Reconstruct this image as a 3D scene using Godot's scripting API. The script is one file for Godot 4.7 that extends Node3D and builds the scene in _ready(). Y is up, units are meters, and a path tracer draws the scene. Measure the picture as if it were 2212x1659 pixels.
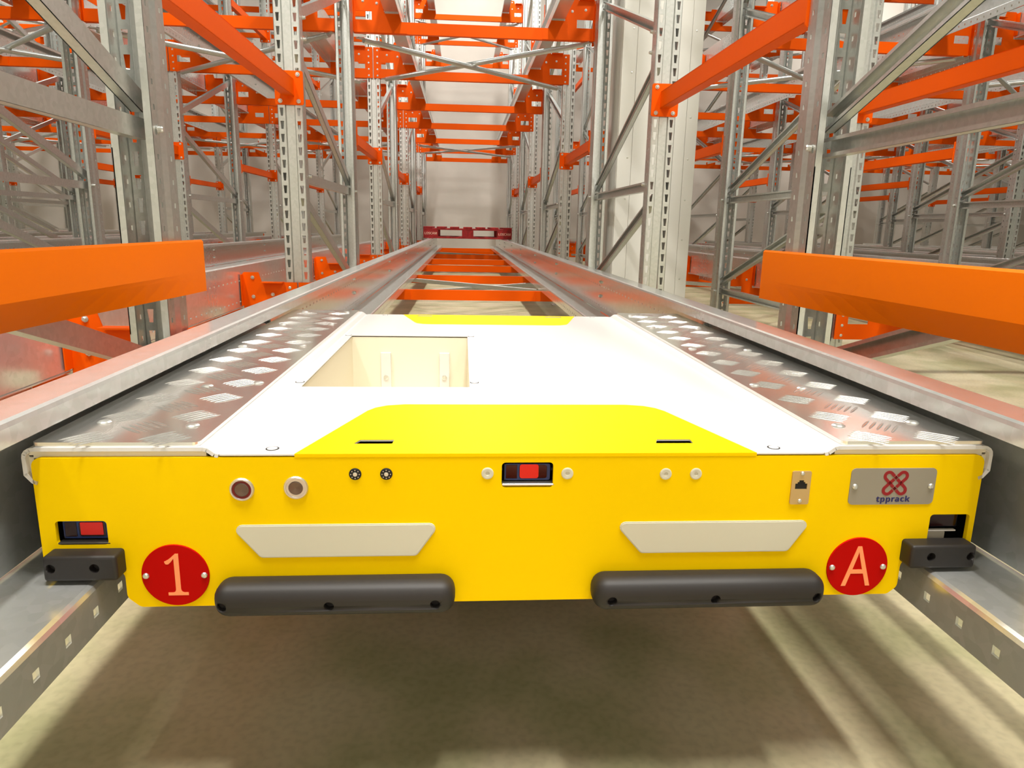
extends Node3D
# A pallet shuttle standing on its rails at the mouth of a drive-in rack lane.
# Heights are metres above the floor; the shuttle's top plate lies at T. The lane runs along -z; the shuttle's front face is z = 0.

const T := 0.42
const K0 := -0.949          # z of the first pair of uprights seen from the aisle
const PITCH := 1.4143       # distance between uprights along the lane
const LEVEL := 1.562        # distance between rail levels
const SOLES := 0.24         # top of the ground-level cross beams
const ROWS := [-9.893, -8.371, -6.849, -5.327, -3.805, -2.283, -0.761, 0.761, 1.6, 3.122, 4.644, 6.166, 7.688, 9.21, 10.732]
const ORD := ["first", "second", "third", "fourth", "fifth", "sixth", "seventh", "eighth", "ninth", "tenth", "eleventh"]

var M := {}
var cam: Camera3D
var used := {}
var cache := {}


func _ready() -> void:
	# ---- camera
	cam = Camera3D.new()
	cam.name = "camera"
	cam.fov = 57.28
	cam.near = 0.02
	cam.far = 100.0
	cam.transform = Transform3D(Basis(Vector3.UP, -0.0729) * Basis(Vector3.RIGHT, -0.2205) * Basis(Vector3.BACK, 0.0202), Vector3(-0.0704, T + 0.225, 0.6789))
	add_child(cam)
	cam.current = true
	# ---- air and exposure
	var env := Environment.new()
	env.background_mode = Environment.BG_COLOR
	env.background_color = Color(0.05, 0.05, 0.05)
	env.tonemap_mode = Environment.TONE_MAPPER_LINEAR
	env.tonemap_exposure = 0.73
	env.sdfgi_enabled = true
	env.ssao_enabled = true
	env.ssil_enabled = true
	var we := WorldEnvironment.new()
	we.name = "environment"
	we.environment = env
	add_child(we)
	# ---- lamps: long LED battens over the aisle and across the racks, each a glowing tube with a light just below
	make_materials()
	for l in [[-2.0, 0.8, 33.0, "over the aisle, left of the shuttle"], [0.3, 1.15, 40.0, "over the aisle, just in front of the shuttle"], [2.3, 0.8, 33.0, "over the aisle, right of the shuttle"], [-6.4, -4.6, 17.0, "over the front of the left racks"], [0.2, -4.8, 20.0, "over the front of the shuttle's lane"], [7.0, -4.6, 17.0, "over the front of the right racks"], [-6.4, -8.4, 20.0, "over the middle of the left racks"], [0.3, -8.4, 24.0, "over the middle of the shuttle's lane"], [7.0, -8.4, 20.0, "over the middle of the right racks"], [-6.5, -11.6, 16.0, "near the end wall, over the left racks"], [0.0, -11.6, 14.0, "near the end wall, over the shuttle's lane"], [7.5, -11.6, 16.0, "near the end wall, over the right racks"]]:
		batten(l[0], l[1], 1.5, l[2], l[3])
	# ---- the place
	room()
	frames()
	lanes()
	ties()
	shuttle()
	pallet()
	guides()


# ------------------------------------------------------------------ meshes
class MB:
	var v := PackedVector3Array()
	var n := PackedVector3Array()

	func tri(a: Vector3, b: Vector3, c: Vector3, hint: Vector3) -> void:
		var f := (c - a).cross(b - a)
		if f.length_squared() < 1e-20:
			return
		f = f.normalized()
		if f.dot(hint) < 0.0:
			f = -f
			v.append(a); v.append(c); v.append(b)
		else:
			v.append(a); v.append(b); v.append(c)
		n.append(f); n.append(f); n.append(f)

	func quad(a: Vector3, b: Vector3, c: Vector3, d: Vector3, hint: Vector3) -> void:
		tri(a, b, c, hint)
		tri(a, c, d, hint)

	func stri(a: Vector3, b: Vector3, c: Vector3, na: Vector3, nb: Vector3, nc: Vector3) -> void:
		var f := (c - a).cross(b - a)
		if f.length_squared() < 1e-22:
			return
		if f.dot(na + nb + nc) < 0.0:
			v.append(a); v.append(c); v.append(b)
			n.append(na); n.append(nc); n.append(nb)
		else:
			v.append(a); v.append(b); v.append(c)
			n.append(na); n.append(nb); n.append(nc)

	func box(c: Vector3, s: Vector3, bev := 0.0) -> void:
		var h := s * 0.5
		if bev <= 0.0:
			for ax in 3:
				for sg in [-1.0, 1.0]:
					var u := Vector3.ZERO
					var w := Vector3.ZERO
					var f := Vector3.ZERO
					f[ax] = sg * h[ax]
					u[(ax + 1) % 3] = h[(ax + 1) % 3]
					w[(ax + 2) % 3] = h[(ax + 2) % 3]
					quad(c + f - u - w, c + f + u - w, c + f + u + w, c + f - u + w, f)
			return
		var e := Vector3(h.x - bev, h.y - bev, h.z - bev)
		for ax in 3:
			var a1 := (ax + 1) % 3
			var a2 := (ax + 2) % 3
			for sg in [-1.0, 1.0]:
				var f := Vector3.ZERO
				f[ax] = sg * h[ax]
				var u := Vector3.ZERO
				var w := Vector3.ZERO
				u[a1] = e[a1]
				w[a2] = e[a2]
				quad(c + f - u - w, c + f + u - w, c + f + u + w, c + f - u + w, f)
			for s1 in [-1.0, 1.0]:
				for s2 in [-1.0, 1.0]:
					var p := Vector3.ZERO
					var q := Vector3.ZERO
					p[a1] = s1 * h[a1]; p[a2] = s2 * e[a2]
					q[a1] = s1 * e[a1]; q[a2] = s2 * h[a2]
					var l := Vector3.ZERO
					l[ax] = e[ax]
					quad(c + p - l, c + p + l, c + q + l, c + q - l, p + q)
		for sx in [-1.0, 1.0]:
			for sy in [-1.0, 1.0]:
				for sz in [-1.0, 1.0]:
					tri(c + Vector3(sx * h.x, sy * e.y, sz * e.z), c + Vector3(sx * e.x, sy * h.y, sz * e.z), c + Vector3(sx * e.x, sy * e.y, sz * h.z), Vector3(sx, sy, sz))

	# rounded box: a cube grid pulled onto a box with corner radius r
	func rbox(c: Vector3, s: Vector3, r: float, seg := 4) -> void:
		var h := s * 0.5
		var e := Vector3(maxf(h.x - r, 0.0), maxf(h.y - r, 0.0), maxf(h.z - r, 0.0))
		for ax in 3:
			var a1 := (ax + 1) % 3
			var a2 := (ax + 2) % 3
			for sg in [-1.0, 1.0]:
				var g1 := ticks(h[a1], r, seg)
				var g2 := ticks(h[a2], r, seg)
				for i in g1.size() - 1:
					for j in g2.size() - 1:
						var P := []
						var N := []
						for t in [[i, j], [i + 1, j], [i + 1, j + 1], [i, j + 1]]:
							var p := Vector3.ZERO
							p[ax] = sg * h[ax]
							p[a1] = g1[t[0]]
							p[a2] = g2[t[1]]
							var k := p.clamp(-e, e)
							var d := (p - k).normalized()
							P.append(c + k + d * r)
							N.append(d)
						stri(P[0], P[1], P[2], N[0], N[1], N[2])
						stri(P[0], P[2], P[3], N[0], N[2], N[3])

	func ticks(h: float, r: float, seg: int) -> Array:
		var out := []
		for i in seg + 1:
			out.append(-h + r * (1.0 - cos(PI * 0.5 * i / seg)) * 1.0)
		for i in seg + 1:
			var x := h - r * (1.0 - cos(PI * 0.5 * (seg - i) / seg))
			if x > out[-1] + 1e-6:
				out.append(x)
		return out

	# tube or rod from a to b
	func rod(a: Vector3, b: Vector3, r: float, seg := 10, caps := true) -> void:
		var d := (b - a).normalized()
		var u := d.cross(Vector3.UP if absf(d.y) < 0.9 else Vector3.RIGHT).normalized()
		var w := d.cross(u)
		for i in seg:
			var t0 := TAU * i / seg
			var t1 := TAU * (i + 1) / seg
			var p0 := u * cos(t0) + w * sin(t0)
			var p1 := u * cos(t1) + w * sin(t1)
			stri(a + p0 * r, b + p0 * r, b + p1 * r, p0, p0, p1)
			stri(a + p0 * r, b + p1 * r, a + p1 * r, p0, p1, p1)
			if caps:
				tri(a, a + p0 * r, a + p1 * r, -d)
				tri(b, b + p0 * r, b + p1 * r, d)

	# profile of (radius, height) pairs turned about an axis through c
	func lathe(c: Vector3, axis: Vector3, prof: Array, seg := 20) -> void:
		var d := axis.normalized()
		var u := d.cross(Vector3.UP if absf(d.y) < 0.9 else Vector3.RIGHT).normalized()
		var w := d.cross(u)
		for k in prof.size() - 1:
			var p: Vector2 = prof[k]
			var q: Vector2 = prof[k + 1]
			var nn := Vector2(q.y - p.y, -(q.x - p.x)).normalized()
			for i in seg:
				var t0 := TAU * i / seg
				var t1 := TAU * (i + 1) / seg
				var e0 := u * cos(t0) + w * sin(t0)
				var e1 := u * cos(t1) + w * sin(t1)
				var hint := (e0 + e1) * nn.x * 0.5 + d * nn.y
				var n0 := (e0 * nn.x + d * nn.y).normalized()
				var n1 := (e1 * nn.x + d * nn.y).normalized()
				if hint.length() < 1e-6:
					hint = d
				stri(c + e0 * p.x + d * p.y, c + e1 * p.x + d * p.y, c + e1 * q.x + d * q.y, n0, n1, n1)
				stri(c + e0 * p.x + d * p.y, c + e1 * q.x + d * q.y, c + e0 * q.x + d * q.y, n0, n1, n0)

	# sheet of thickness t from line A to line A+W, swept along D*len; holes = [centre across, width top, width bottom, height, pitch, first]
	func sheet(A: Vector3, B: Vector3, D: Vector3, length: float, out: Vector3, t: float, holes := []) -> void:
		var W := (B - A)
		var wid := W.length()
		W /= wid
		var inn := -out * t
		var x := 0.0
		for hl in holes:
			var hw: float = maxf(hl[1], hl[2]) * 0.5 + 0.001
			if hl[0] - hw > x:
				strip(A + W * x, A + W * (hl[0] - hw), D, 0.0, length, out, inn)
			var l0: float = hl[5]
			if l0 > 0.0:
				strip(A + W * (hl[0] - hw), A + W * (hl[0] + hw), D, 0.0, l0, out, inn)
			while l0 + hl[4] <= length + 1e-6:
				var c := [cell(A, W, D, hl[0] - hw, l0), cell(A, W, D, hl[0] + hw, l0), cell(A, W, D, hl[0] + hw, l0 + hl[4]), cell(A, W, D, hl[0] - hw, l0 + hl[4])]
				var m: float = l0 + hl[4] * 0.5
				var hh: float = hl[3] * 0.5
				var h := [cell(A, W, D, hl[0] - hl[2] * 0.5, m - hh), cell(A, W, D, hl[0] + hl[2] * 0.5, m - hh), cell(A, W, D, hl[0] + hl[1] * 0.5, m + hh), cell(A, W, D, hl[0] - hl[1] * 0.5, m + hh)]
				var mid: Vector3 = cell(A, W, D, hl[0], m)
				for i in 4:
					var j := (i + 1) % 4
					quad(c[i], c[j], h[j], h[i], out)
					quad(c[i] + inn, c[j] + inn, h[j] + inn, h[i] + inn, -out)
					quad(h[i], h[j], h[j] + inn, h[i] + inn, mid - (h[i] + h[j]) * 0.5)
				l0 += hl[4]
			if l0 < length - 1e-6:
				strip(A + W * (hl[0] - hw), A + W * (hl[0] + hw), D, l0, length, out, inn)
			x = hl[0] + hw
		strip(A + W * x, B, D, 0.0, length, out, inn)
		quad(A, B, B + inn, A + inn, -D)
		quad(A + D * length, B + D * length, B + D * length + inn, A + D * length + inn, D)
		quad(A, A + D * length, A + D * length + inn, A + inn, -W)
		quad(B, B + D * length, B + D * length + inn, B + inn, W)

	func cell(A: Vector3, W: Vector3, D: Vector3, x: float, l: float) -> Vector3:
		return A + W * x + D * l

	func strip(A: Vector3, B: Vector3, D: Vector3, l0: float, l1: float, out: Vector3, inn: Vector3) -> void:
		quad(A + D * l0, B + D * l0, B + D * l1, A + D * l1, out)
		quad(A + D * l0 + inn, B + D * l0 + inn, B + D * l1 + inn, A + D * l1 + inn, -out)

	# flat plate cut from an outline with holes (2D, x right y up), extruded from z0 to z1, then placed by xf
	func plate(outline: PackedVector2Array, holes: Array, z0: float, z1: float, xf := Transform3D.IDENTITY) -> void:
		var o := outline
		if Geometry2D.is_polygon_clockwise(o):
			o.reverse()
		var poly := o
		var rest := holes.duplicate()
		rest.sort_custom(func(a, b): return far_x(a) > far_x(b))
		for hole in rest:
			var hp: PackedVector2Array = hole
			if not Geometry2D.is_polygon_clockwise(hp):
				hp.reverse()
			var hi := 0
			for i in hp.size():
				if hp[i].x > hp[hi].x:
					hi = i
			var best := -1
			var bd := INF
			for i in poly.size():
				var dd := poly[i].distance_squared_to(hp[hi])
				if dd >= bd:
					continue
				var free := true
				for set_ in [poly] + rest:
					var ps: PackedVector2Array = set_
					for j in ps.size():
						var a := ps[j]
						var b := ps[(j + 1) % ps.size()]
						if a.is_equal_approx(poly[i]) or b.is_equal_approx(poly[i]) or a.is_equal_approx(hp[hi]) or b.is_equal_approx(hp[hi]):
							continue
						if Geometry2D.segment_intersects_segment(a, b, poly[i], hp[hi]) != null:
							free = false
							break
					if not free:
						break
				if free:
					bd = dd
					best = i
			if best < 0:
				continue
			var np := PackedVector2Array()
			for i in best + 1:
				np.append(poly[i])
			for i in hp.size() + 1:
				np.append(hp[(hi + i) % hp.size()])
			for i in range(best, poly.size()):
				np.append(poly[i])
			poly = np
		var idx := ears(poly)
		var fz := xf.basis * Vector3(0, 0, 1)
		for k in range(0, idx.size(), 3):
			var p := [poly[idx[k]], poly[idx[k + 1]], poly[idx[k + 2]]]
			tri(xf * Vector3(p[0].x, p[0].y, z1), xf * Vector3(p[1].x, p[1].y, z1), xf * Vector3(p[2].x, p[2].y, z1), fz)
			tri(xf * Vector3(p[0].x, p[0].y, z0), xf * Vector3(p[1].x, p[1].y, z0), xf * Vector3(p[2].x, p[2].y, z0), -fz)
		wall(o, z0, z1, xf, 1.0)
		for hole in holes:
			var hp: PackedVector2Array = hole
			if Geometry2D.is_polygon_clockwise(hp):
				hp.reverse()
			wall(hp, z0, z1, xf, -1.0)

	func wall(o: PackedVector2Array, z0: float, z1: float, xf: Transform3D, sg: float) -> void:
		for i in o.size():
			var a := o[i]
			var b := o[(i + 1) % o.size()]
			var d := b - a
			var hint := xf.basis * Vector3(d.y, -d.x, 0.0) * sg
			quad(xf * Vector3(a.x, a.y, z0), xf * Vector3(b.x, b.y, z0), xf * Vector3(b.x, b.y, z1), xf * Vector3(a.x, a.y, z1), hint)

	func far_x(h: PackedVector2Array) -> float:
		var m := -INF
		for p in h:
			m = maxf(m, p.x)
		return m

	# ear clipping that copes with the bridge edges
	func ears(p: PackedVector2Array) -> PackedInt32Array:
		var out := PackedInt32Array()
		var ix := []
		for i in p.size():
			ix.append(i)
		var guard := 0
		while ix.size() > 3 and guard < 20000:
			var cut := false
			for i in ix.size():
				guard += 1
				var a: int = ix[(i + ix.size() - 1) % ix.size()]
				var b: int = ix[i]
				var c: int = ix[(i + 1) % ix.size()]
				var cr := (p[b] - p[a]).cross(p[c] - p[b])
				if cr <= 1e-12:
					if absf(cr) <= 1e-12 and (p[b] - p[a]).dot(p[c] - p[b]) >= 0.0:
						ix.remove_at(i)
						cut = true
						break
					continue
				var ok := true
				for k in ix:
					if k == a or k == b or k == c:
						continue
					var q := p[k]
					if q.is_equal_approx(p[a]) or q.is_equal_approx(p[b]) or q.is_equal_approx(p[c]):
						continue
					if (p[b] - p[a]).cross(q - p[a]) >= -1e-12 and (p[c] - p[b]).cross(q - p[b]) >= -1e-12 and (p[a] - p[c]).cross(q - p[c]) >= -1e-12:
						ok = false
						break
				if ok:
					out.append(a); out.append(b); out.append(c)
					ix.remove_at(i)
					cut = true
					break
			if not cut:
				break
		if ix.size() == 3:
			out.append(ix[0]); out.append(ix[1]); out.append(ix[2])
		return out

	func into(mesh: ArrayMesh, mat: Material) -> ArrayMesh:
		var a := []
		a.resize(Mesh.ARRAY_MAX)
		a[Mesh.ARRAY_VERTEX] = v
		a[Mesh.ARRAY_NORMAL] = n
		mesh.add_surface_from_arrays(Mesh.PRIMITIVE_TRIANGLES, a)
		mesh.surface_set_material(mesh.get_surface_count() - 1, mat)
		return mesh

	func mesh(mat: Material) -> ArrayMesh:
		return into(ArrayMesh.new(), mat)


func rounded(pts: Array, r: float, seg := 4) -> PackedVector2Array:
	var out := PackedVector2Array()
	for i in pts.size():
		var a: Vector2 = pts[(i + pts.size() - 1) % pts.size()]
		var b: Vector2 = pts[i]
		var c: Vector2 = pts[(i + 1) % pts.size()]
		var u := (a - b).normalized()
		var w := (c - b).normalized()
		var ang := u.angle_to(w)
		var half := absf(ang) * 0.5
		var cut := minf(r / tan(half), minf((a - b).length(), (c - b).length()) * 0.48)
		var rr := cut * tan(half)
		var m := b + (u + w).normalized() * (rr / sin(half))
		var p0 := b + u * cut
		var p1 := b + w * cut
		var a0 := (p0 - m).angle()
		var da := angle_difference(a0, (p1 - m).angle())
		for k in seg + 1:
			out.append(m + Vector2.from_angle(a0 + da * k / seg) * rr)
	return out


func rect(x0: float, y0: float, x1: float, y1: float, r := 0.0) -> PackedVector2Array:
	var p := [Vector2(x0, y0), Vector2(x1, y0), Vector2(x1, y1), Vector2(x0, y1)]
	return rounded(p, r) if r > 0.0 else PackedVector2Array(p)


# ------------------------------------------------------------------ nodes
func numbered(called: String) -> String:
	if not used.has(called):
		used[called] = 0
		return called
	used[called] += 1
	return "%s_%03d" % [called, used[called]]


func thing(called: String, label: String, category: String, at := Vector3.ZERO, group := "") -> Node3D:
	var o := Node3D.new()
	o.name = numbered(called)
	o.position = at
	add_child(o)
	tag(o, label, category, group)
	return o


func tag(o: Node, label: String, category: String, group := "") -> void:
	o.set_meta("label", label)
	o.set_meta("category", category)
	if group:
		o.set_meta("group", group)


func part(called: String, mesh: Mesh, parent: Node, at := Vector3.ZERO, basis := Basis.IDENTITY, label := "") -> MeshInstance3D:
	var o := MeshInstance3D.new()
	o.name = called
	o.mesh = mesh
	o.transform = Transform3D(basis, at)
	parent.add_child(o, true)
	if label:
		o.set_meta("label", label)
	return o


func struct(called: String, mesh: Mesh, label := "", parent: Node = self) -> MeshInstance3D:
	var o := MeshInstance3D.new()
	o.name = called
	o.mesh = mesh
	parent.add_child(o, true)
	if parent == self:
		o.set_meta("kind", "structure")
		o.set_meta("label", label)
	return o


func seen(points: Array, margin := 60.0) -> bool:
	var inv := cam.transform.affine_inverse()
	var f := 829.5 / tan(deg_to_rad(cam.fov * 0.5))
	var lo := Vector2(INF, INF)
	var hi := -lo
	var any := false
	for p in points:
		var q: Vector3 = inv * p
		if q.z > -0.05:
			continue
		any = true
		var s := Vector2(1106.0 + f * q.x / -q.z, 829.5 - f * q.y / -q.z)
		lo = lo.min(s)
		hi = hi.max(s)
	return any and hi.x > -margin and lo.x < 2212.0 + margin and hi.y > -margin and lo.y < 1659.0 + margin


func zk(k: int) -> float:
	return K0 - PITCH * k


# ------------------------------------------------------------------ materials
func mat(called: String, c: Color, rough: float, metal := 0.0) -> StandardMaterial3D:
	var m := StandardMaterial3D.new()
	m.resource_name = called
	m.albedo_color = c
	m.roughness = rough
	m.metallic = metal
	M[called] = m
	return m


func noise_tex(kind: int, freq: float, sd: int, stops: Array, size := 512, octaves := 4, normal := false) -> NoiseTexture2D:
	var f := FastNoiseLite.new()
	f.noise_type = kind
	f.frequency = freq
	f.seed = sd
	f.fractal_octaves = octaves
	if kind == FastNoiseLite.TYPE_CELLULAR:
		f.cellular_return_type = FastNoiseLite.RETURN_CELL_VALUE
		f.fractal_type = FastNoiseLite.FRACTAL_NONE
	var t := NoiseTexture2D.new()
	t.width = size
	t.height = size
	t.seamless = true
	t.noise = f
	if normal:
		t.as_normal_map = true
		t.bump_strength = 2.0
	else:
		var g := Gradient.new()
		var off := PackedFloat32Array()
		var col := PackedColorArray()
		for s in stops:
			off.append(s[0])
			col.append(s[1])
		g.offsets = off
		g.colors = col
		t.color_ramp = g
	return t


func grey(v: float) -> Color:
	return Color(v, v, v)


func worldly(m: StandardMaterial3D, scale: float) -> void:
	m.uv1_triplanar = true
	m.uv1_world_triplanar = true
	m.uv1_scale = Vector3.ONE * scale


func make_materials() -> void:
	var spangle := noise_tex(FastNoiseLite.TYPE_CELLULAR, 0.06, 3, [[0.0, Color(0.95, 0.955, 0.95)], [0.5, Color(0.975, 0.98, 0.975)], [1.0, Color(1.0, 1.0, 1.0)]])
	var cloud := noise_tex(FastNoiseLite.TYPE_SIMPLEX_SMOOTH, 0.012, 5, [[0.0, grey(0.85)], [1.0, grey(1.0)]])
	var g := mat("galvanised steel", Color(0.86, 0.865, 0.855), 0.38, 0.96)
	g.albedo_texture = spangle
	worldly(g, 4.0)
	g = mat("rail steel", Color(0.90, 0.905, 0.90), 0.22, 0.68)
	g.albedo_texture = spangle
	g.roughness_texture = cloud
	worldly(g, 3.0)
	mat("zinc", Color(0.86, 0.86, 0.84), 0.3, 0.85)
	mat("orange paint", Color(0.95, 0.355, 0.0), 0.45).metallic_specular = 0.22
	mat("guide orange", Color(1.0, 0.48, 0.0), 0.42).metallic_specular = 0.22
	mat("yellow paint", Color(0.965, 0.80, 0.0), 0.5).metallic_specular = 0.15
	mat("white paint", Color(0.885, 0.875, 0.865), 0.25)
	mat("cream paint", Color(0.93, 0.90, 0.82), 0.5)
	mat("tread aluminium", Color(0.95, 0.94, 0.92), 0.18, 0.93)
	mat("rubber", Color(0.135, 0.12, 0.115), 0.55)
	mat("black", Color(0.02, 0.02, 0.022), 0.6)
	mat("lens white", Color(0.81, 0.795, 0.72), 0.35)
	mat("disc red", Color(0.72, 0.015, 0.0), 0.55).metallic_specular = 0.2
	mat("letter orange", Color(1.0, 0.6, 0.38), 0.5)
	mat("brushed plate", Color(0.62, 0.59, 0.53), 0.5, 0.35)
	mat("logo red", Color(0.55, 0.04, 0.07), 0.5)
	mat("logo blue", Color(0.13, 0.12, 0.35), 0.5)
	mat("port metal", Color(0.80, 0.68, 0.46), 0.42, 0.5)
	mat("navy", Color(0.04, 0.06, 0.13), 0.35)
	mat("sensor blue", Color(0.10, 0.19, 0.42), 0.35)
	mat("dark lens", Color(0.16, 0.015, 0.02), 0.12)
	mat("red lens", Color(0.95, 0.09, 0.01), 0.3)
	mat("button red", Color(0.42, 0.02, 0.01), 0.3)
	mat("button metal", Color(0.45, 0.38, 0.34), 0.3, 0.8)
	mat("dim steel", Color(0.32, 0.31, 0.29), 0.4, 0.7)
	mat("wheel", Color(0.12, 0.11, 0.1), 0.6)
	var grain := noise_tex(FastNoiseLite.TYPE_SIMPLEX_SMOOTH, 0.03, 9, [[0.0, Color(0.66, 0.6, 0.6)], [1.0, Color(1, 1, 1)]], 256)
	var p := mat("pallet red", Color(0.74, 0.13, 0.13), 0.7)
	p.albedo_texture = grain
	worldly(p, 2.5)
	mat("stencil", Color(0.93, 0.74, 0.66), 0.7)
	var wp := mat("panel white", Color(0.94, 0.93, 0.90), 0.5)
	wp.albedo_texture = noise_tex(FastNoiseLite.TYPE_SIMPLEX_SMOOTH, 0.006, 21, [[0.0, grey(0.93)], [1.0, grey(1.0)]])
	worldly(wp, 0.25)
	var wl := mat("wall", Color(0.86, 0.83, 0.79), 0.6)
	wl.albedo_texture = noise_tex(FastNoiseLite.TYPE_SIMPLEX_SMOOTH, 0.006, 22, [[0.0, grey(0.9)], [1.0, grey(1.0)]])
	worldly(wl, 0.2)
	mat("aisle wall", Color(0.88, 0.87, 0.85), 0.7)
	mat("ceiling", Color(0.4, 0.4, 0.4), 0.7)
	var fl := mat("concrete", Color(0.80, 0.765, 0.63), 0.42)
	fl.albedo_texture = noise_tex(FastNoiseLite.TYPE_SIMPLEX_SMOOTH, 0.006, 31, [[0.0, Color(0.80, 0.83, 0.75)], [0.4, Color(0.90, 0.91, 0.87)], [0.65, Color(0.97, 0.96, 0.95)], [1.0, Color(1, 1, 1)]], 1024, 5)
	worldly(fl, 0.55)
	fl.detail_enabled = true
	fl.detail_blend_mode = BaseMaterial3D.BLEND_MODE_MUL
	fl.detail_albedo = noise_tex(FastNoiseLite.TYPE_SIMPLEX, 0.2, 33, [[0.0, grey(0.92)], [0.6, grey(1.0)], [1.0, grey(1.0)]], 512, 3)
	fl.detail_uv_layer = BaseMaterial3D.DETAIL_UV_1
	var lamp := mat("lamp glow", Color(1, 1, 1), 0.5)
	lamp.emission_enabled = true
	lamp.emission = Color(1.0, 0.98, 0.94)
	lamp.emission_energy_multiplier = 3.0
	mat("lamp body", Color(0.9, 0.9, 0.9), 0.5)


# ------------------------------------------------------------------ lamps and room
func batten(x: float, z: float, length: float, energy: float, where: String) -> void:
	var y := 5.6
	var t := thing("batten_light", "white LED batten hanging " + where, "lamp", Vector3(x, y, z))
	var b := MB.new()
	b.box(Vector3(0, 0.06, 0), Vector3(0.3, 0.08, length), 0.01)
	part("housing", b.mesh(M["lamp body"]), t)
	b = MB.new()
	b.box(Vector3(0, 0.01, 0), Vector3(0.26, 0.02, length - 0.03))
	part("diffuser", b.mesh(M["lamp glow"]), t)
	for s in [-0.4, 0.4]:
		b = MB.new()
		b.rod(Vector3(0, 0.1, length * s), Vector3(0, 0.6, length * s), 0.006)
		part("hanger", b.mesh(M["zinc"]), t)
	var a := AreaLight3D.new()
	a.name = "glow"
	a.area_size = Vector2(0.26, length - 0.03)
	a.light_energy = energy
	a.light_color = Color(1.0, 0.985, 0.955)
	a.area_range = 40.0
	a.area_attenuation = 2.0
	a.shadow_enabled = true
	a.transform = Transform3D(Basis(Vector3.RIGHT, -PI / 2), Vector3(0, -0.02, 0))
	t.add_child(a)


func slab(lo: Vector3, hi: Vector3, m: Material) -> ArrayMesh:
	var b := MB.new()
	b.box((lo + hi) * 0.5, hi - lo)
	return b.mesh(m)


func room() -> void:
	struct("floor", slab(Vector3(-13, -0.15, -13.5), Vector3(14, 0, 4.8), M["concrete"]), "smooth grey green concrete warehouse floor under the racks")
	struct("ceiling", slab(Vector3(-13, 6.2, -13.5), Vector3(14, 6.35, 4.8), M["ceiling"]), "pale ceiling above the racks")
	struct("wall_back", slab(Vector3(-13, 0, -13.5), Vector3(14, 6.2, -13.3), M["wall"]), "pale end wall behind the last rack frames")
	struct("wall_front", slab(Vector3(-13, 0, 4.6), Vector3(14, 6.2, 4.8), M["aisle wall"]), "pale wall on the far side of the aisle")
	struct("wall_left", slab(Vector3(-13, 0, -13.3), Vector3(-12.8, 6.2, 4.6), M["wall"]), "pale side wall left of the racks")
	struct("wall_right", slab(Vector3(13.8, 0, -13.3), Vector3(14, 6.2, 4.6), M["wall"]), "pale side wall right of the racks")
	# the clad building column that stands between two rows of frames
	var c := Node3D.new()
	c.name = "building_column"
	c.set_meta("kind", "structure")
	c.set_meta("label", "white clad building column standing between two rack rows")
	add_child(c)
	var x0 := 0.84
	var x1 := 1.31
	var z1 := -3.62
	var z0 := -4.09
	var b := MB.new()
	b.box(Vector3((x0 + x1) / 2, 3.1, (z0 + z1) / 2), Vector3(x1 - x0 - 0.02, 6.2, z1 - z0 - 0.02))
	struct("core", b.mesh(M["panel white"]), "", c)
	var px := [x0, x0 + 0.085, x1 - 0.07, x1]
	for i in 3:
		b = MB.new()
		b.box(Vector3((px[i] + px[i + 1]) / 2, 3.1, z1 - 0.005), Vector3(px[i + 1] - px[i] - 0.0015, 6.2, 0.012), 0.001)
		struct("panel", b.mesh(M["panel white"]), "", c)
	for s in [x0 + 0.003, x1 - 0.003]:
		b = MB.new()
		b.box(Vector3(s, 3.1, (z0 + z1) / 2 - 0.006), Vector3(0.012, 6.2, z1 - z0 - 0.012), 0.001)
		struct("panel", b.mesh(M["panel white"]), "", c)
	b = MB.new()
	b.lathe(Vector3.ZERO, Vector3.BACK, [Vector2(0.006, 0.0), Vector2(0.005, 0.002), Vector2(0.0, 0.003)], 8)
	var rv := b.mesh(M["zinc"])
	for i in 16:
		for s in [x0 + 0.06, x1 - 0.045]:
			var o := struct("screw", rv, "", c)
			o.position = Vector3(s, 0.35 + 0.235 * i, z1 + 0.001)


# ------------------------------------------------------------------ rack frames
func upright_mesh() -> ArrayMesh:
	# section: x across, z behind the perforated face (face at z = 0 looks towards +z)
	var b := MB.new()
	var H := 4.7
	var t := 0.0022
	var up := Vector3.UP
	b.sheet(Vector3(-0.016, 0, -0.007), Vector3(0.016, 0, -0.007), up, H, Vector3.BACK, t)
	for s in [-1.0, 1.0]:
		var side := Vector3(s, 0, 0)
		b.sheet(Vector3(s * 0.016, 0, -0.007), Vector3(s * 0.020, 0, 0), up, H, Vector3(-s * 0.87, 0, 0.5).normalized(), t)
		b.sheet(Vector3(s * 0.020, 0, 0), Vector3(s * 0.047, 0, 0), up, H, Vector3.BACK, t, [[0.0135, 0.0145, 0.0085, 0.031, 0.05, 0.0]])
		b.sheet(Vector3(s * 0.047, 0, 0), Vector3(s * 0.050, 0, -0.003), up, H, Vector3(s, 0, 1).normalized(), t)
		b.sheet(Vector3(s * 0.050, 0, -0.003), Vector3(s * 0.050, 0, -0.042), up, H, side, t, [[0.019, 0.007, 0.007, 0.011, 0.05, 0.0]])
		b.sheet(Vector3(s * 0.050, 0, -0.042), Vector3(s * 0.043, 0, -0.056), up, H, Vector3(s * 2, 0, -1).normalized(), t)
		b.sheet(Vector3(s * 0.043, 0, -0.056), Vector3(s * 0.043, 0, -0.092), up, H, side, t, [[0.018, 0.007, 0.007, 0.011, 0.05, 0.0]])
		b.sheet(Vector3(s * 0.043, 0, -0.092), Vector3(s * 0.028, 0, -0.092), up, H, Vector3.FORWARD, t)
	return b.mesh(M["galvanised steel"])


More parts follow.
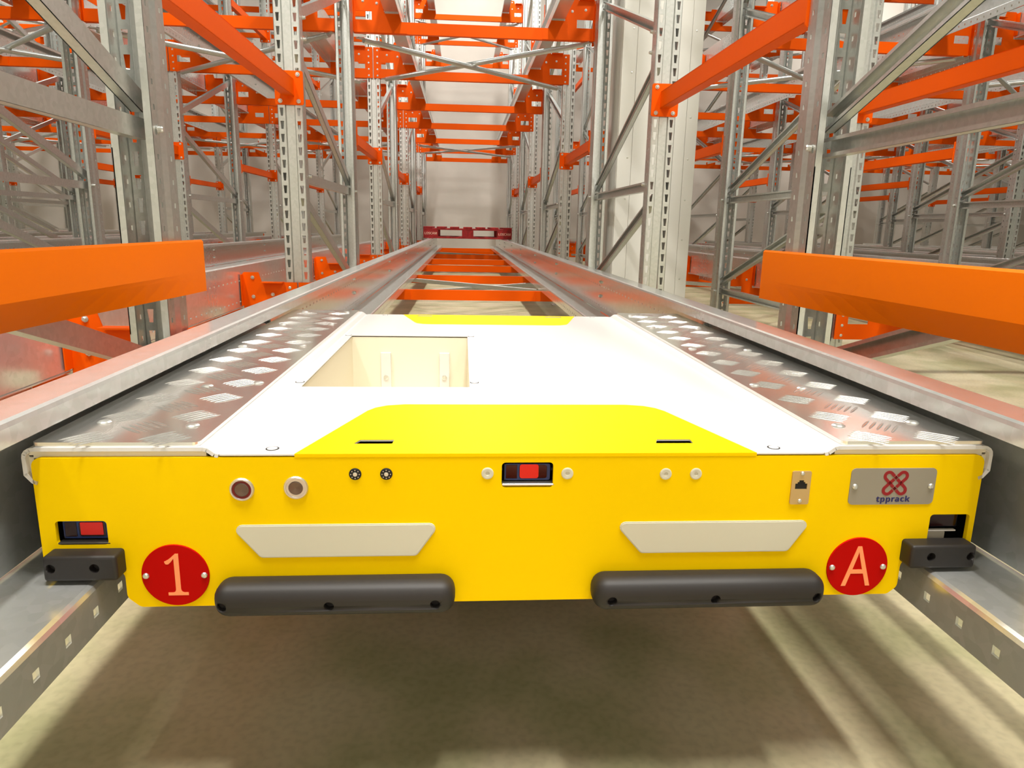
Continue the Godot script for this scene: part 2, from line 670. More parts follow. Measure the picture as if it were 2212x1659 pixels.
# open channel of length l along +x, web at -z side, open towards +z; h tall, d deep
func channel(l: float, h: float, d: float, m: Material) -> ArrayMesh:
	var key := "ch%.3f_%.3f_%.3f_%d" % [l, h, d, m.get_instance_id()]
	if not cache.has(key):
		var b := MB.new()
		var t := 0.0025
		var X := Vector3.RIGHT
		var a := -h / 2
		var e := h / 2
		b.sheet(Vector3(0, a, -d / 2), Vector3(0, e, -d / 2), X, l, Vector3.FORWARD, t)
		b.sheet(Vector3(0, e, -d / 2), Vector3(0, e, d / 2), X, l, Vector3.UP, t)
		b.sheet(Vector3(0, a, -d / 2), Vector3(0, a, d / 2), X, l, Vector3.DOWN, t)
		b.sheet(Vector3(0, e, d / 2), Vector3(0, e - 0.008, d / 2), X, l, Vector3.BACK, t)
		b.sheet(Vector3(0, a, d / 2), Vector3(0, a + 0.008, d / 2), X, l, Vector3.BACK, t)
		cache[key] = b.mesh(m)
	return cache[key]


func bolt_mesh(r: float, length: float) -> ArrayMesh:
	var key := "bolt%.4f_%.4f" % [r, length]
	if not cache.has(key):
		var b := MB.new()
		b.lathe(Vector3.ZERO, Vector3.BACK, [Vector2(r * 1.35, 0.0), Vector2(r * 1.35, 0.0015), Vector2(r, 0.0015), Vector2(r, length * 0.75), Vector2(r * 0.7, length), Vector2(0, length)], 8)
		cache[key] = b.mesh(M["zinc"])
	return cache[key]


func row_name(i: int) -> String:
	if i == 6:
		return "row along the shuttle's left rail"
	if i == 7:
		return "the row along the shuttle's right rail"
	if i < 6:
		return "%s row left of the shuttle" % ORD[6 - i]
	if i == 8:
		return "row just right of the white column"
	return "%s row right of the white column" % ORD[i - 8]


func frames() -> void:
	var um := upright_mesh()
	var flip := Basis(Vector3.UP, PI)
	var bp := MB.new()
	bp.box(Vector3(0, 0.004, -0.0545), Vector3(0.15, 0.008, 0.108), 0.001)
	var base := bp.mesh(M["galvanised steel"])
	var G: Material = M["galvanised steel"]
	for i in ROWS.size():
		var X: float = ROWS[i]
		var n := 0
		for f in 5:
			var z1 := zk(2 * f - 1)
			var z2 := zk(2 * f)
			var pts := []
			for zz in [z1, z2]:
				for yy in [0.0, 1.0, 2.0, 3.0, 4.5]:
					pts.append(Vector3(X, yy, minf(zz, 0.45)))
			var inside := false
			for zz in [z1, z2, (z1 + z2) / 2]:
				if seen([Vector3(X - 0.06, 0.2, zz), Vector3(X + 0.06, 0.2, zz), Vector3(X - 0.06, 2.0, zz), Vector3(X + 0.06, 2.0, zz)], 30.0):
					inside = true
			if not inside:
				continue
			n += 1
			var how: String = ["nearest frame", "second frame", "third frame", "fourth frame", "fifth frame"][n - 1]
			var t := thing("upright_frame", "galvanised braced upright frame, %s of %s" % [how, row_name(i)], "rack frame", Vector3(X, 0, z1), "galvanised upright frames of the racks")
			var dz := z2 - z1          # negative
			part("upright", um, t, Vector3(0, 0, 0.0))
			part("upright", um, t, Vector3(0, 0, dz - 0.062), flip)
			part("base_plate", base, t)
			part("base_plate", base, t, Vector3(0, 0, dz - 0.062), flip)
			# the lattice: two level struts and a zigzag; channels open towards the shuttle's lane
			var open := -1.0
			var sx := 1.0 if X < 0 else -1.0
			var za := -0.050
			var zb := dz - 0.012
			var runs := [[T - 0.155, T - 0.155], [T - 0.098, T + 0.358], [T + 0.412, T + 0.412], [T + 0.466, T + 0.94], [T + 1.50, T + 1.02], [T + 1.565, T + 2.04], [T + 2.60, T + 2.12], [T + 2.66, T + 3.14], [T + 3.66, T + 3.2]]
			for r in runs:
				var pb := Vector3(0, r[0], zb)
				var pa := Vector3(0, r[1], za)
				var d := pb - pa
				var ux := d.normalized()
				var oz := Vector3(open, 0, 0)
				var uy := oz.cross(ux).normalized()
				part("brace", channel(snappedf(d.length(), 0.001), 0.042, 0.026, G), t, pa, Basis(ux, uy, oz))
				for e in ([[pa, -0.012], [pb, 0.014]] if r[0] == r[1] else [[pa, -0.012]] if r[1] > T + 0.8 else []):
					part("bolt", bolt_mesh(0.007, 0.012), t, Vector3(sx * 0.0505 if e[1] < 0 else sx * 0.0435, e[0].y, e[0].z + e[1]), Basis(Vector3.UP, PI / 2 * sx))


# ------------------------------------------------------------------ rails and cross beams
func rail_mesh(s: float) -> ArrayMesh:
	# section of the right-hand rail (s = 1) about its lane's middle; y relative to the shuttle's top plate
	var b := MB.new()
	var L := 12.75
	var D := Vector3.FORWARD
	var Z := Vector3(0, 0, 0.5)
	var t := 0.003
	var pt := func(x: float, y: float) -> Vector3: return Vector3(s * x, y, 0.5)
	b.sheet(pt.call(0.474, 0.024), pt.call(0.474, 0.041), D, L, Vector3(-s, 0, 0), t)
	b.sheet(pt.call(0.474, 0.041), pt.call(0.4757, 0.0452), D, L, Vector3(-s * 0.92, 0.38, 0).normalized(), t)
	b.sheet(pt.call(0.4757, 0.0452), pt.call(0.480, 0.047), D, L, Vector3(-s * 0.38, 0.92, 0).normalized(), t)
	b.sheet(pt.call(0.480, 0.047), pt.call(0.525, 0.047), D, L, Vector3.UP, t)
	b.sheet(pt.call(0.525, 0.047), pt.call(0.530, 0.042), D, L, Vector3(s, 1, 0).normalized(), t)
	b.sheet(pt.call(0.530, 0.042), pt.call(0.530, -0.126), D, L, Vector3(s, 0, 0), t, [[0.060, 0.005, 0.005, 0.014, 0.05, 1.85], [0.145, 0.005, 0.005, 0.014, 0.05, 1.85]])
	b.sheet(pt.call(0.530, -0.129), pt.call(0.438, -0.129), D, L, Vector3.UP, t)
	b.sheet(pt.call(0.438, -0.129), pt.call(0.4338, -0.1308), D, L, Vector3(-s * 0.38, 0.92, 0).normalized(), t)
	b.sheet(pt.call(0.4338, -0.1308), pt.call(0.432, -0.135), D, L, Vector3(-s * 0.92, 0.38, 0).normalized(), t)
	b.sheet(pt.call(0.432, -0.135), pt.call(0.432, -0.178), D, L, Vector3(-s, 0, 0), t, [[0.022, 0.0095, 0.0095, 0.0095, 0.0505, 0.0]])
	return b.mesh(M["rail steel"])


func bracket_mesh(s: float, flange: bool) -> ArrayMesh:
	# x about the lane's middle, y above the beam's underside, plate facing +z at z = 0
	var b := MB.new()
	var o := PackedVector2Array()
	for p in [[0.712, 0.002], [0.712, 0.222], [0.612, 0.222], [0.600, 0.262], [0.541, 0.262], [0.5335, 0.255], [0.5335, 0.107], [0.437, 0.107], [0.437, 0.064], [0.40, 0.064], [0.40, 0.002]]:
		o.append(Vector2(s * p[0], p[1]))
	var w := rect(minf(s * 0.605, s * 0.700), 0.070, maxf(s * 0.605, s * 0.700), 0.116)
	b.plate(o, [w], -0.004, 0.0)
	b.box(Vector3(s * 0.660, 0.222, 0.016), Vector3(0.088, 0.004, 0.04))
	b.box(Vector3(s * 0.5355, 0.188, 0.014), Vector3(0.003, 0.13, 0.036))
	if flange:
		b.box(Vector3(s * 0.7345, 0.112, 0.002), Vector3(0.047, 0.22, 0.004))
	else:
		b.box(Vector3(s * 0.7095, 0.10, 0.012), Vector3(0.003, 0.196, 0.03))
	return b.mesh(M["orange paint"])


func lane_name(i: int) -> String:
	if i == 6:
		return "the shuttle's lane"
	if i < 6:
		return "%s lane left of the shuttle" % ORD[5 - i]
	return "%s lane right of the column" % ORD[i - 8]


func lanes() -> void:
	var rails := [rail_mesh(-1.0), rail_mesh(1.0)]
	var br := {"a-1": bracket_mesh(-1.0, true), "a1": bracket_mesh(1.0, true), "b-1": bracket_mesh(-1.0, false), "b1": bracket_mesh(1.0, false)}
	var OP: Material = M["orange paint"]
	var lev := ["ground level", "second level", "third level"]
	for i in ROWS.size() - 1:
		if i == 7:
			continue                       # the narrow bay with the column holds no rails
		var cx: float = (ROWS[i] + ROWS[i + 1]) / 2
		for l in 3:
			var y0 := l * LEVEL
			for s in [-1, 1]:
				var pts := []
				for k in 14:
					pts.append(Vector3(cx + s * 0.5, T + y0, 0.4 - k))
				var inside := false
				for p in pts:
					if seen([p, p + Vector3(0, 0.05, 0)], 10.0):
						inside = true
				if not inside:
					continue
				var side := "left" if s < 0 else "right"
				var r := thing("pallet_rail", "galvanised %s pallet rail, %s, %s" % [side, lev[l], lane_name(i)], "rail", Vector3(cx, T + y0, 0), "galvanised pallet rails")
				part("rail_profile", rails[0 if s < 0 else 1], r)
				if i == 6 or i == 5 or i == 8:
					for k in 9:
						for dy in [-0.002, -0.062]:
							var z := zk(k) + (0.02 if k % 2 else -0.045)
							part("bolt", bolt_mesh(0.006, 0.009), r, Vector3(s * 0.527, dy, z), Basis(Vector3.UP, -PI / 2 * s))
			for k in range(-1, 9):
				var odd := k % 2 != 0
				var z := zk(k) + (0.005 if odd else -0.068)
				var yb := SOLES - 0.065 + y0
				if not seen([Vector3(cx - 0.7, yb, z), Vector3(cx + 0.7, yb, z), Vector3(cx, yb + 0.3, z)], -8.0):
					continue
				var t := thing("cross_beam", "orange cross beam, %s upright pair, %s, %s" % [ORD[k] if k >= 0 else "front", lev[l], lane_name(i)], "beam", Vector3(cx, yb, z), "orange cross beams that carry the rails")
				var ch := channel(1.424, 0.065, 0.03, OP)
				part("beam", ch, t, Vector3(0.712, 0.0325, -0.019), Basis(Vector3.LEFT, Vector3.UP, Vector3.FORWARD))
				for s in [-1, 1]:
					var m: Mesh = br[("a" if odd else "b") + str(s)]
					var p := part("bracket", m, t)
					if i in [5, 6, 8]:
						for q in [[0.575, 0.16], [0.575, 0.24], [0.655, 0.17]]:
							part("bolt", bolt_mesh(0.006, 0.008), p, Vector3(s * q[0], q[1], 0))
						if odd:
							for q in [0.02, 0.065, 0.11, 0.155, 0.2]:
								part("bolt", bolt_mesh(0.005, 0.004), p, Vector3(s * 0.728, q, 0.004))
			for k in [2, 6]:
				var za := zk(k) - 0.11
				var zb := zk(k + 1) + 0.03
				var y := SOLES - 0.065 + y0 - 0.02 if l > 0 else SOLES - 0.024
				if not seen([Vector3(cx - 0.66, y, za), Vector3(cx + 0.66, y, zb), Vector3(cx + 0.66, y, za), Vector3(cx - 0.66, y, zb)], -10.0):
					continue
				var t := thing("cross_bracing", "crossed galvanised bracing, %s pair, %s, %s" % ["nearer" if k == 2 else "farther", lev[l], lane_name(i)], "bracing", Vector3(cx, y, (za + zb) / 2), "crossed bracing tubes between the cross beams")
				var h := (za - zb) / 2
				var b := MB.new()
				if l == 0:
					b.box(Vector3.ZERO, Vector3(1.9, 0.004, 0.036))
					b.box(Vector3(0, -0.012, 0.017), Vector3(1.9, 0.028, 0.003))
				else:
					b.rod(Vector3(-0.95, 0, 0), Vector3(0.95, 0, 0), 0.0165, 14)
					for e in [-1.0, 1.0]:
						b.box(Vector3(e * 0.965, 0.006, 0), Vector3(0.06, 0.006, 0.034))
				var mesh := b.mesh(M["galvanised steel"])
				for s in [-1.0, 1.0]:
					var ux := Vector3(0.66, 0, h * s).normalized()
					var o := part("brace_tube", mesh, t, Vector3(0, 0.012 * s, 0), Basis(ux * (Vector3(0.66, 0, h).length() / 0.95), Vector3.UP, ux.cross(Vector3.UP)))
					o.name = "brace_tube" if s < 0 else "brace_tube_001"


# ------------------------------------------------------------------ spacer ties between the frames of a row
func ties() -> void:
	var OP: Material = M["orange paint"]
	for i in ROWS.size():
		var X: float = ROWS[i]
		for l in 2:
			for f in 4:
				var za := zk(2 * f) - 0.062
				var zb := zk(2 * f + 1)
				var y := T + 0.745 + l * 1.5
				if not seen([Vector3(X, y, za), Vector3(X, y, zb)], -4.0):
					continue
				var t := thing("spacer_tie", "orange spacer bar, %s %s gap, %s" % ["lower" if l == 0 else "upper", ORD[f], row_name(i)], "spacer bar", Vector3(X, y, za), "orange spacer bars between the frames")
				var L := za - zb
				part("bar", channel(snappedf(L - 0.008, 0.001), 0.065, 0.04, OP), t, Vector3(0, 0, -0.004), Basis(Vector3.FORWARD, Vector3.UP, Vector3.RIGHT) if X > 0 else Basis(Vector3.FORWARD, Vector3.DOWN, Vector3.LEFT))
				for e in [[-0.003, -1.0], [-L + 0.003, 1.0]]:
					var b := MB.new()
					b.plate(rect(-0.056, -0.064, 0.056, 0.064, 0.008), [], -0.003, 0.003)
					var p := part("end_plate", b.mesh(OP), t, Vector3(0, 0, e[0]))
					if e[1] > 0.0:
						for sx in [-0.036, 0.036]:
							for sy in [-0.05, 0.05]:
								part("bolt", bolt_mesh(0.0065, 0.008), p, Vector3(sx, sy, 0.003))


# ------------------------------------------------------------------ the shuttle
func text_mesh(s: String, fnt: String, bold: bool, m: Material, depth := 0.0006) -> TextMesh:
	var t := TextMesh.new()
	var f := SystemFont.new()
	f.font_names = PackedStringArray([fnt])
	f.font_weight = 700 if bold else 400
	t.font = f
	t.text = s
	t.font_size = 64
	t.pixel_size = 0.001
	t.depth = depth
	t.material = m
	return t


# a text laid on a front face, its box fitted to w x h about (x, y)
func lettering(s: String, fnt: String, bold: bool, m: Material, parent: Node, x: float, y: float, z: float, w: float, h: float) -> void:
	var t := text_mesh(s, fnt, bold, m)
	var bx := t.get_aabb()
	var o := part("lettering", t, parent)
	var sc := Vector3(w / bx.size.x, h / bx.size.y, 1.0)
	o.scale = sc
	var c := bx.get_center() * sc
	o.position = Vector3(x - c.x, y - c.y, z)


func dome(r: float, h: float) -> Array:
	return [Vector2(r, 0.0), Vector2(r, h * 0.4), Vector2(r * 0.8, h * 0.8), Vector2(r * 0.45, h), Vector2(0.0, h)]


func shuttle() -> void:
	var t := thing("pallet_shuttle", "yellow and white pallet shuttle marked 1 and A on the rails", "shuttle", Vector3(0, T, 0))
	var Y: Material = M["yellow paint"]
	var Wt: Material = M["white paint"]
	var L := 1.125
	var b: MB
	# front panel with its windows
	var o := PackedVector2Array()
	for p in rounded([Vector2(-0.4875, -0.0032), Vector2(-0.4875, -0.1225), Vector2(-0.4105, -0.1225), Vector2(-0.4105, -0.153), Vector2(-0.398, -0.164), Vector2(0.4, -0.164), Vector2(0.4105, -0.155), Vector2(0.4105, -0.1225), Vector2(0.4875, -0.1225), Vector2(0.4875, -0.0032)], 0.009, 5):
		o.append(p)
	var wins := [rect(-0.0295, -0.0365, 0.0235, -0.0095, 0.004), rect(-0.4725, -0.0945, -0.423, -0.069, 0.004), rect(0.4365, -0.104, 0.4815, -0.0705, 0.004)]
	b = MB.new()
	b.plate(o, wins, -0.005, 0.0)
	part("front_panel", b.mesh(Y), t)
	b = MB.new()
	b.plate(o, [], -0.005, 0.0)
	part("rear_panel", b.mesh(Y), t, Vector3(0, 0, -L + 0.006))
	# body: side walls and belly
	b = MB.new()
	b.box(Vector3(0, -0.158, -L / 2), Vector3(0.79, 0.004, L - 0.012))
	part("belly_plate", b.mesh(M["dim steel"]), t)
	for s in [-1.0, 1.0]:
		b = MB.new()
		b.box(Vector3(s * 0.403, -0.083, -L / 2), Vector3(0.006, 0.15, L - 0.012))
		part("side_wall", b.mesh(M["dim steel"]), t)
		for z in [-0.2, -0.92]:
			b = MB.new()
			b.lathe(Vector3(s * 0.425, -0.084, z), Vector3(s, 0, 0), [Vector2(0, 0), Vector2(0.042, 0), Vector2(0.045, 0.003), Vector2(0.045, 0.027), Vector2(0.042, 0.03), Vector2(0.018, 0.03), Vector2(0.016, 0.034), Vector2(0, 0.034)], 28)
			part("wheel", b.mesh(M["wheel"]), t)
	# white top plate with the battery well and slots
	var lay := Transform3D(Basis(Vector3.RIGHT, Vector3.FORWARD, Vector3.UP), Vector3.ZERO)   # plate's y runs away from the camera
	var slots := []
	for q in [[-0.183, -0.142, 0.033], [0.138, 0.18, 0.033], [-0.185, -0.145, 1.094], [0.138, 0.182, 1.094]]:
		slots.append(rounded([Vector2(q[0], q[2]), Vector2(q[1] - 0.001, q[2]), Vector2(q[1], q[2] + 0.014), Vector2(q[0] + 0.005, q[2] + 0.014)], 0.001, 2))
	b = MB.new()
	b.plate(rect(-0.3105, 0.0, 0.3105, L, 0.004), [rect(-0.2955, 0.3, -0.0595, 0.774, 0.003)] + slots, -0.0015, 0.0, lay)
	part("top_plate", b.mesh(Wt), t)
	# inner floor under the slots
	b = MB.new()
	b.box(Vector3(0, -0.02, -0.05), Vector3(0.6, 0.003, 0.08))
	b.box(Vector3(0, -0.02, -L + 0.05), Vector3(0.6, 0.003, 0.08))
	part("slot_tray", b.mesh(M["black"]), t)
	# battery well
	var well := MB.new()
	var wx0 := -0.2965
	var wx1 := -0.0585
	well.box(Vector3((wx0 + wx1) / 2, -0.081, -0.7765), Vector3(wx1 - wx0 + 0.006, 0.155, 0.003))
	well.box(Vector3((wx0 + wx1) / 2, -0.081, -0.2975), Vector3(wx1 - wx0 + 0.006, 0.155, 0.003))
	well.box(Vector3(wx0 - 0.0015, -0.081, -0.537), Vector3(0.003, 0.155, 0.478))
	well.box(Vector3(wx1 + 0.0015, -0.081, -0.537), Vector3(0.003, 0.155, 0.478))
	well.box(Vector3((wx0 + wx1) / 2, -0.155, -0.537), Vector3(wx1 - wx0, 0.003, 0.478))
	part("battery_well", well.mesh(M["cream paint"]), t)
	for x in [-0.228, -0.107]:
		b = MB.new()
		b.box(Vector3(x, -0.094, -0.772), Vector3(0.021, 0.118, 0.006), 0.001)
		var st := part("well_strip", b.mesh(Wt), t)
		b = MB.new()
		b.lathe(Vector3(x, -0.087, -0.769), Vector3.BACK, [Vector2(0.005, 0), Vector2(0.005, 0.002), Vector2(0.003, 0.0025), Vector2(0.0028, 0.001), Vector2(0, 0.001)], 16)
		part("screw", b.mesh(M["zinc"]), st)
	# yellow painted fields on the top plate
	b = MB.new()
	var fy := PackedVector2Array()
	for q in [[-0.236, 0.0005], [0.236, 0.0005], [0.186, 0.168], [0.178, 0.183], [0.165, 0.194], [0.143, 0.2], [-0.143, 0.2], [-0.165, 0.194], [-0.178, 0.183], [-0.186, 0.168]]:
		fy.append(Vector2(q[0], q[1]))
	b.plate(fy, [slots[0], slots[1]], 0.0, 0.0004, lay)
	b.box(Vector3(0, -0.0013, 0.0003), Vector3(0.472, 0.0034, 0.0006))
	part("painted_field", b.mesh(Y), t, Vector3.ZERO, Basis.IDENTITY, "yellow painted field at the front of the top plate")
	b = MB.new()
	fy = PackedVector2Array()
	for q in [[-0.22, L - 0.001], [0.22, L - 0.001], [0.183, 0.985], [0.176, 0.966], [0.16, 0.954], [0.14, 0.951], [-0.14, 0.951], [-0.16, 0.954], [-0.176, 0.966], [-0.183, 0.985]]:
		fy.append(Vector2(q[0], q[1]))
	b.plate(fy, [slots[2], slots[3]], 0.0, 0.0004, lay)
	part("painted_field", b.mesh(Y), t, Vector3.ZERO, Basis.IDENTITY, "yellow painted field at the rear of the top plate")
	# white side covers: joggle up, shelf, rounded edge, skirt
	for s in [-1.0, 1.0]:
		b = MB.new()
		var pts := [[0.3095, 0.0], [0.313, 0.001], [0.320, 0.0062], [0.3245, 0.0072], [0.484, 0.0072], [0.4885, 0.0066], [0.4925, 0.0042], [0.4948, 0.0008], [0.4955, -0.003], [0.4955, -0.021], [0.489, -0.029], [0.484, -0.031]]
		for i in pts.size() - 1:
			var p := Vector3(s * pts[i][0], pts[i][1], 0.0)
			var q := Vector3(s * pts[i + 1][0], pts[i + 1][1], 0.0)
			var d := q - p
			b.sheet(p, q, Vector3.FORWARD, L - 0.008, Vector3(-d.y * s, d.x * s, 0).normalized(), 0.0038)
		part("side_cover", b.mesh(Wt), t)
		b = MB.new()
		b.box(Vector3(s * 0.407, -0.0008, -0.0078), Vector3(0.168, 0.0086, 0.005))
		b.box(Vector3(s * 0.4895, -0.013, -0.0078), Vector3(0.005, 0.022, 0.005))
		part("cover_end", b.mesh(M["cream paint"]), t)
		tread(t, s)
	# dome screws on the top plate
	b = MB.new()
	b.lathe(Vector3.ZERO, Vector3.UP, [Vector2(0.0067, 0.0), Vector2(0.0067, 0.0003), Vector2(0.0, 0.0003)], 18)
	var sm := b.mesh(M["black"])
	b = MB.new()
	b.lathe(Vector3(0, 0.0003, 0), Vector3.UP, [Vector2(0.0053, 0), Vector2(0.0052, 0.0003), Vector2(0.004, 0.0007), Vector2(0.002, 0.0009), Vector2(0, 0.0009)], 18)
	b.into(sm, Wt)
	for q in [[-0.262, -0.018], [0.262, -0.018], [-0.3035, -0.774], [-0.052, -0.771], [-0.3035, -0.33], [-0.052, -0.331], [-0.264, -1.112], [0.264, -1.112]]:
		part("screw", sm, t, Vector3(q[0], 0.0, q[1]))
	front_fittings(t)


func tread(t: Node3D, s: float) -> void:
	var A: Material = M["tread aluminium"]
	var b := MB.new()
	var x0 := 0.3285
	var x1 := 0.4868
	b.plate(rounded([Vector2(x0, 0.003), Vector2(x1, 0.003), Vector2(x1, 1.112), Vector2(x0, 1.112)], 0.006, 4), [], 0.0, 0.0042, Transform3D(Basis(Vector3.RIGHT * s, Vector3.FORWARD, Vector3.UP), Vector3(0, 0.0074, 0)))
	var tp := part("tread_plate", b.mesh(A), t)
	# five raised bars to a group; groups cross at right angles on a centred lattice
	var key := "bars%d" % int(s)
	var groups := []
	for turn in 2:
		var g := MB.new()
		var ang := deg_to_rad(49.0 if turn == 0 else -41.0) * -s
		var d := Vector3(cos(ang) * 1.0, 0, sin(ang))
		if s < 0:
			d = Vector3(cos(deg_to_rad(51.0)), 0, -sin(deg_to_rad(51.0))) if turn == 0 else Vector3(sin(deg_to_rad(51.0)), 0, cos(deg_to_rad(51.0)))
		else:
			d = Vector3(cos(deg_to_rad(41.0)), 0, sin(deg_to_rad(41.0))) if turn == 0 else Vector3(sin(deg_to_rad(41.0)), 0, -cos(deg_to_rad(41.0)))
		var w := Vector3(-d.z, 0, d.x)
		for k in 5:
			bar(g, w * (k - 2) * 0.0076, d, w, 0.021)
		groups.append(g.mesh(A))
	for i in range(-1, 3):
		for j in range(-1, 28):
			var cx := 0.366 + 0.0745 * 0.5 * i
			var cz := -0.0165 - 0.0845 * 0.5 * j
			if (i + j) % 2 != 0:
				continue
			var kind := 0 if posmod(i, 2) == 0 else 1
			if cx < x0 + 0.012 or cx > x1 - 0.012 or cz > -0.012 or cz < -1.1:
				continue
			part("tread_group", groups[kind], tp, Vector3(s * cx, 0.0116, cz))
	b = MB.new()
	b.lathe(Vector3.ZERO, Vector3.UP, [Vector2(0.0075, 0.0), Vector2(0.0075, 0.0006), Vector2(0.0055, 0.0019), Vector2(0.003, 0.0024), Vector2(0, 0.0024)], 14)
	var sm := b.mesh(M["zinc"])
	for q in [[0.452, -0.075], [0.356, -0.062], [0.405, -0.25], [0.345, -0.27], [0.452, -0.56], [0.352, -0.57], [0.452, -0.84], [0.352, -0.85], [0.452, -1.06], [0.352, -1.06]]:
		part("screw", sm, tp, Vector3(s * q[0], 0.0116, q[1]))


# one lens-shaped raised bar, half length hl
func bar(b: MB, c: Vector3, d: Vector3, w: Vector3, hl: float) -> void:
	var n := 6
	for i in n:
		var t0 := -1.0 + 2.0 * i / n
		var t1 := -1.0 + 2.0 * (i + 1) / n
		var w0 := 0.0019 * sqrt(maxf(0.0, 1.0 - t0 * t0))
		var w1 := 0.0019 * sqrt(maxf(0.0, 1.0 - t1 * t1))
		var h0 := 0.0013 * sqrt(maxf(0.0, 1.0 - t0 * t0))
		var h1 := 0.0013 * sqrt(maxf(0.0, 1.0 - t1 * t1))
		var ring0 := []
		var ring1 := []
		for k in 5:
			var a := PI * k / 4.0
			ring0.append(c + d * t0 * hl + w * cos(a) * w0 + Vector3.UP * sin(a) * h0)
			ring1.append(c + d * t1 * hl + w * cos(a) * w1 + Vector3.UP * sin(a) * h1)
		for k in 4:
			var na := (w * cos(PI * k / 4.0) + Vector3.UP * (sin(PI * k / 4.0) + 0.25)).normalized()
			var nb := (w * cos(PI * (k + 1) / 4.0) + Vector3.UP * (sin(PI * (k + 1) / 4.0) + 0.25)).normalized()
			b.stri(ring0[k], ring1[k], ring1[k + 1], na, na, nb)
			b.stri(ring0[k], ring1[k + 1], ring0[k + 1], na, nb, nb)


func bored(called: String, solid: MB, bores: Array, m: Material, parent: Node, label: String) -> void:
	var c := CSGCombiner3D.new()
	c.name = called
	parent.add_child(c, true)
	c.set_meta("label", label)
	var body := CSGMesh3D.new()
	body.name = "solid"
	body.mesh = solid.mesh(m)
	body.material = m
	c.add_child(body)
	for q in bores:
		var h := CSGCylinder3D.new()
		h.name = "bore"
		h.radius = q[3]
		h.height = 0.05
		h.sides = 16
		h.operation = CSGShape3D.OPERATION_SUBTRACTION
		h.material = m
		h.transform = Transform3D(Basis(Vector3.RIGHT, PI / 2), Vector3(q[0], q[1], q[2]))
		c.add_child(h, true)


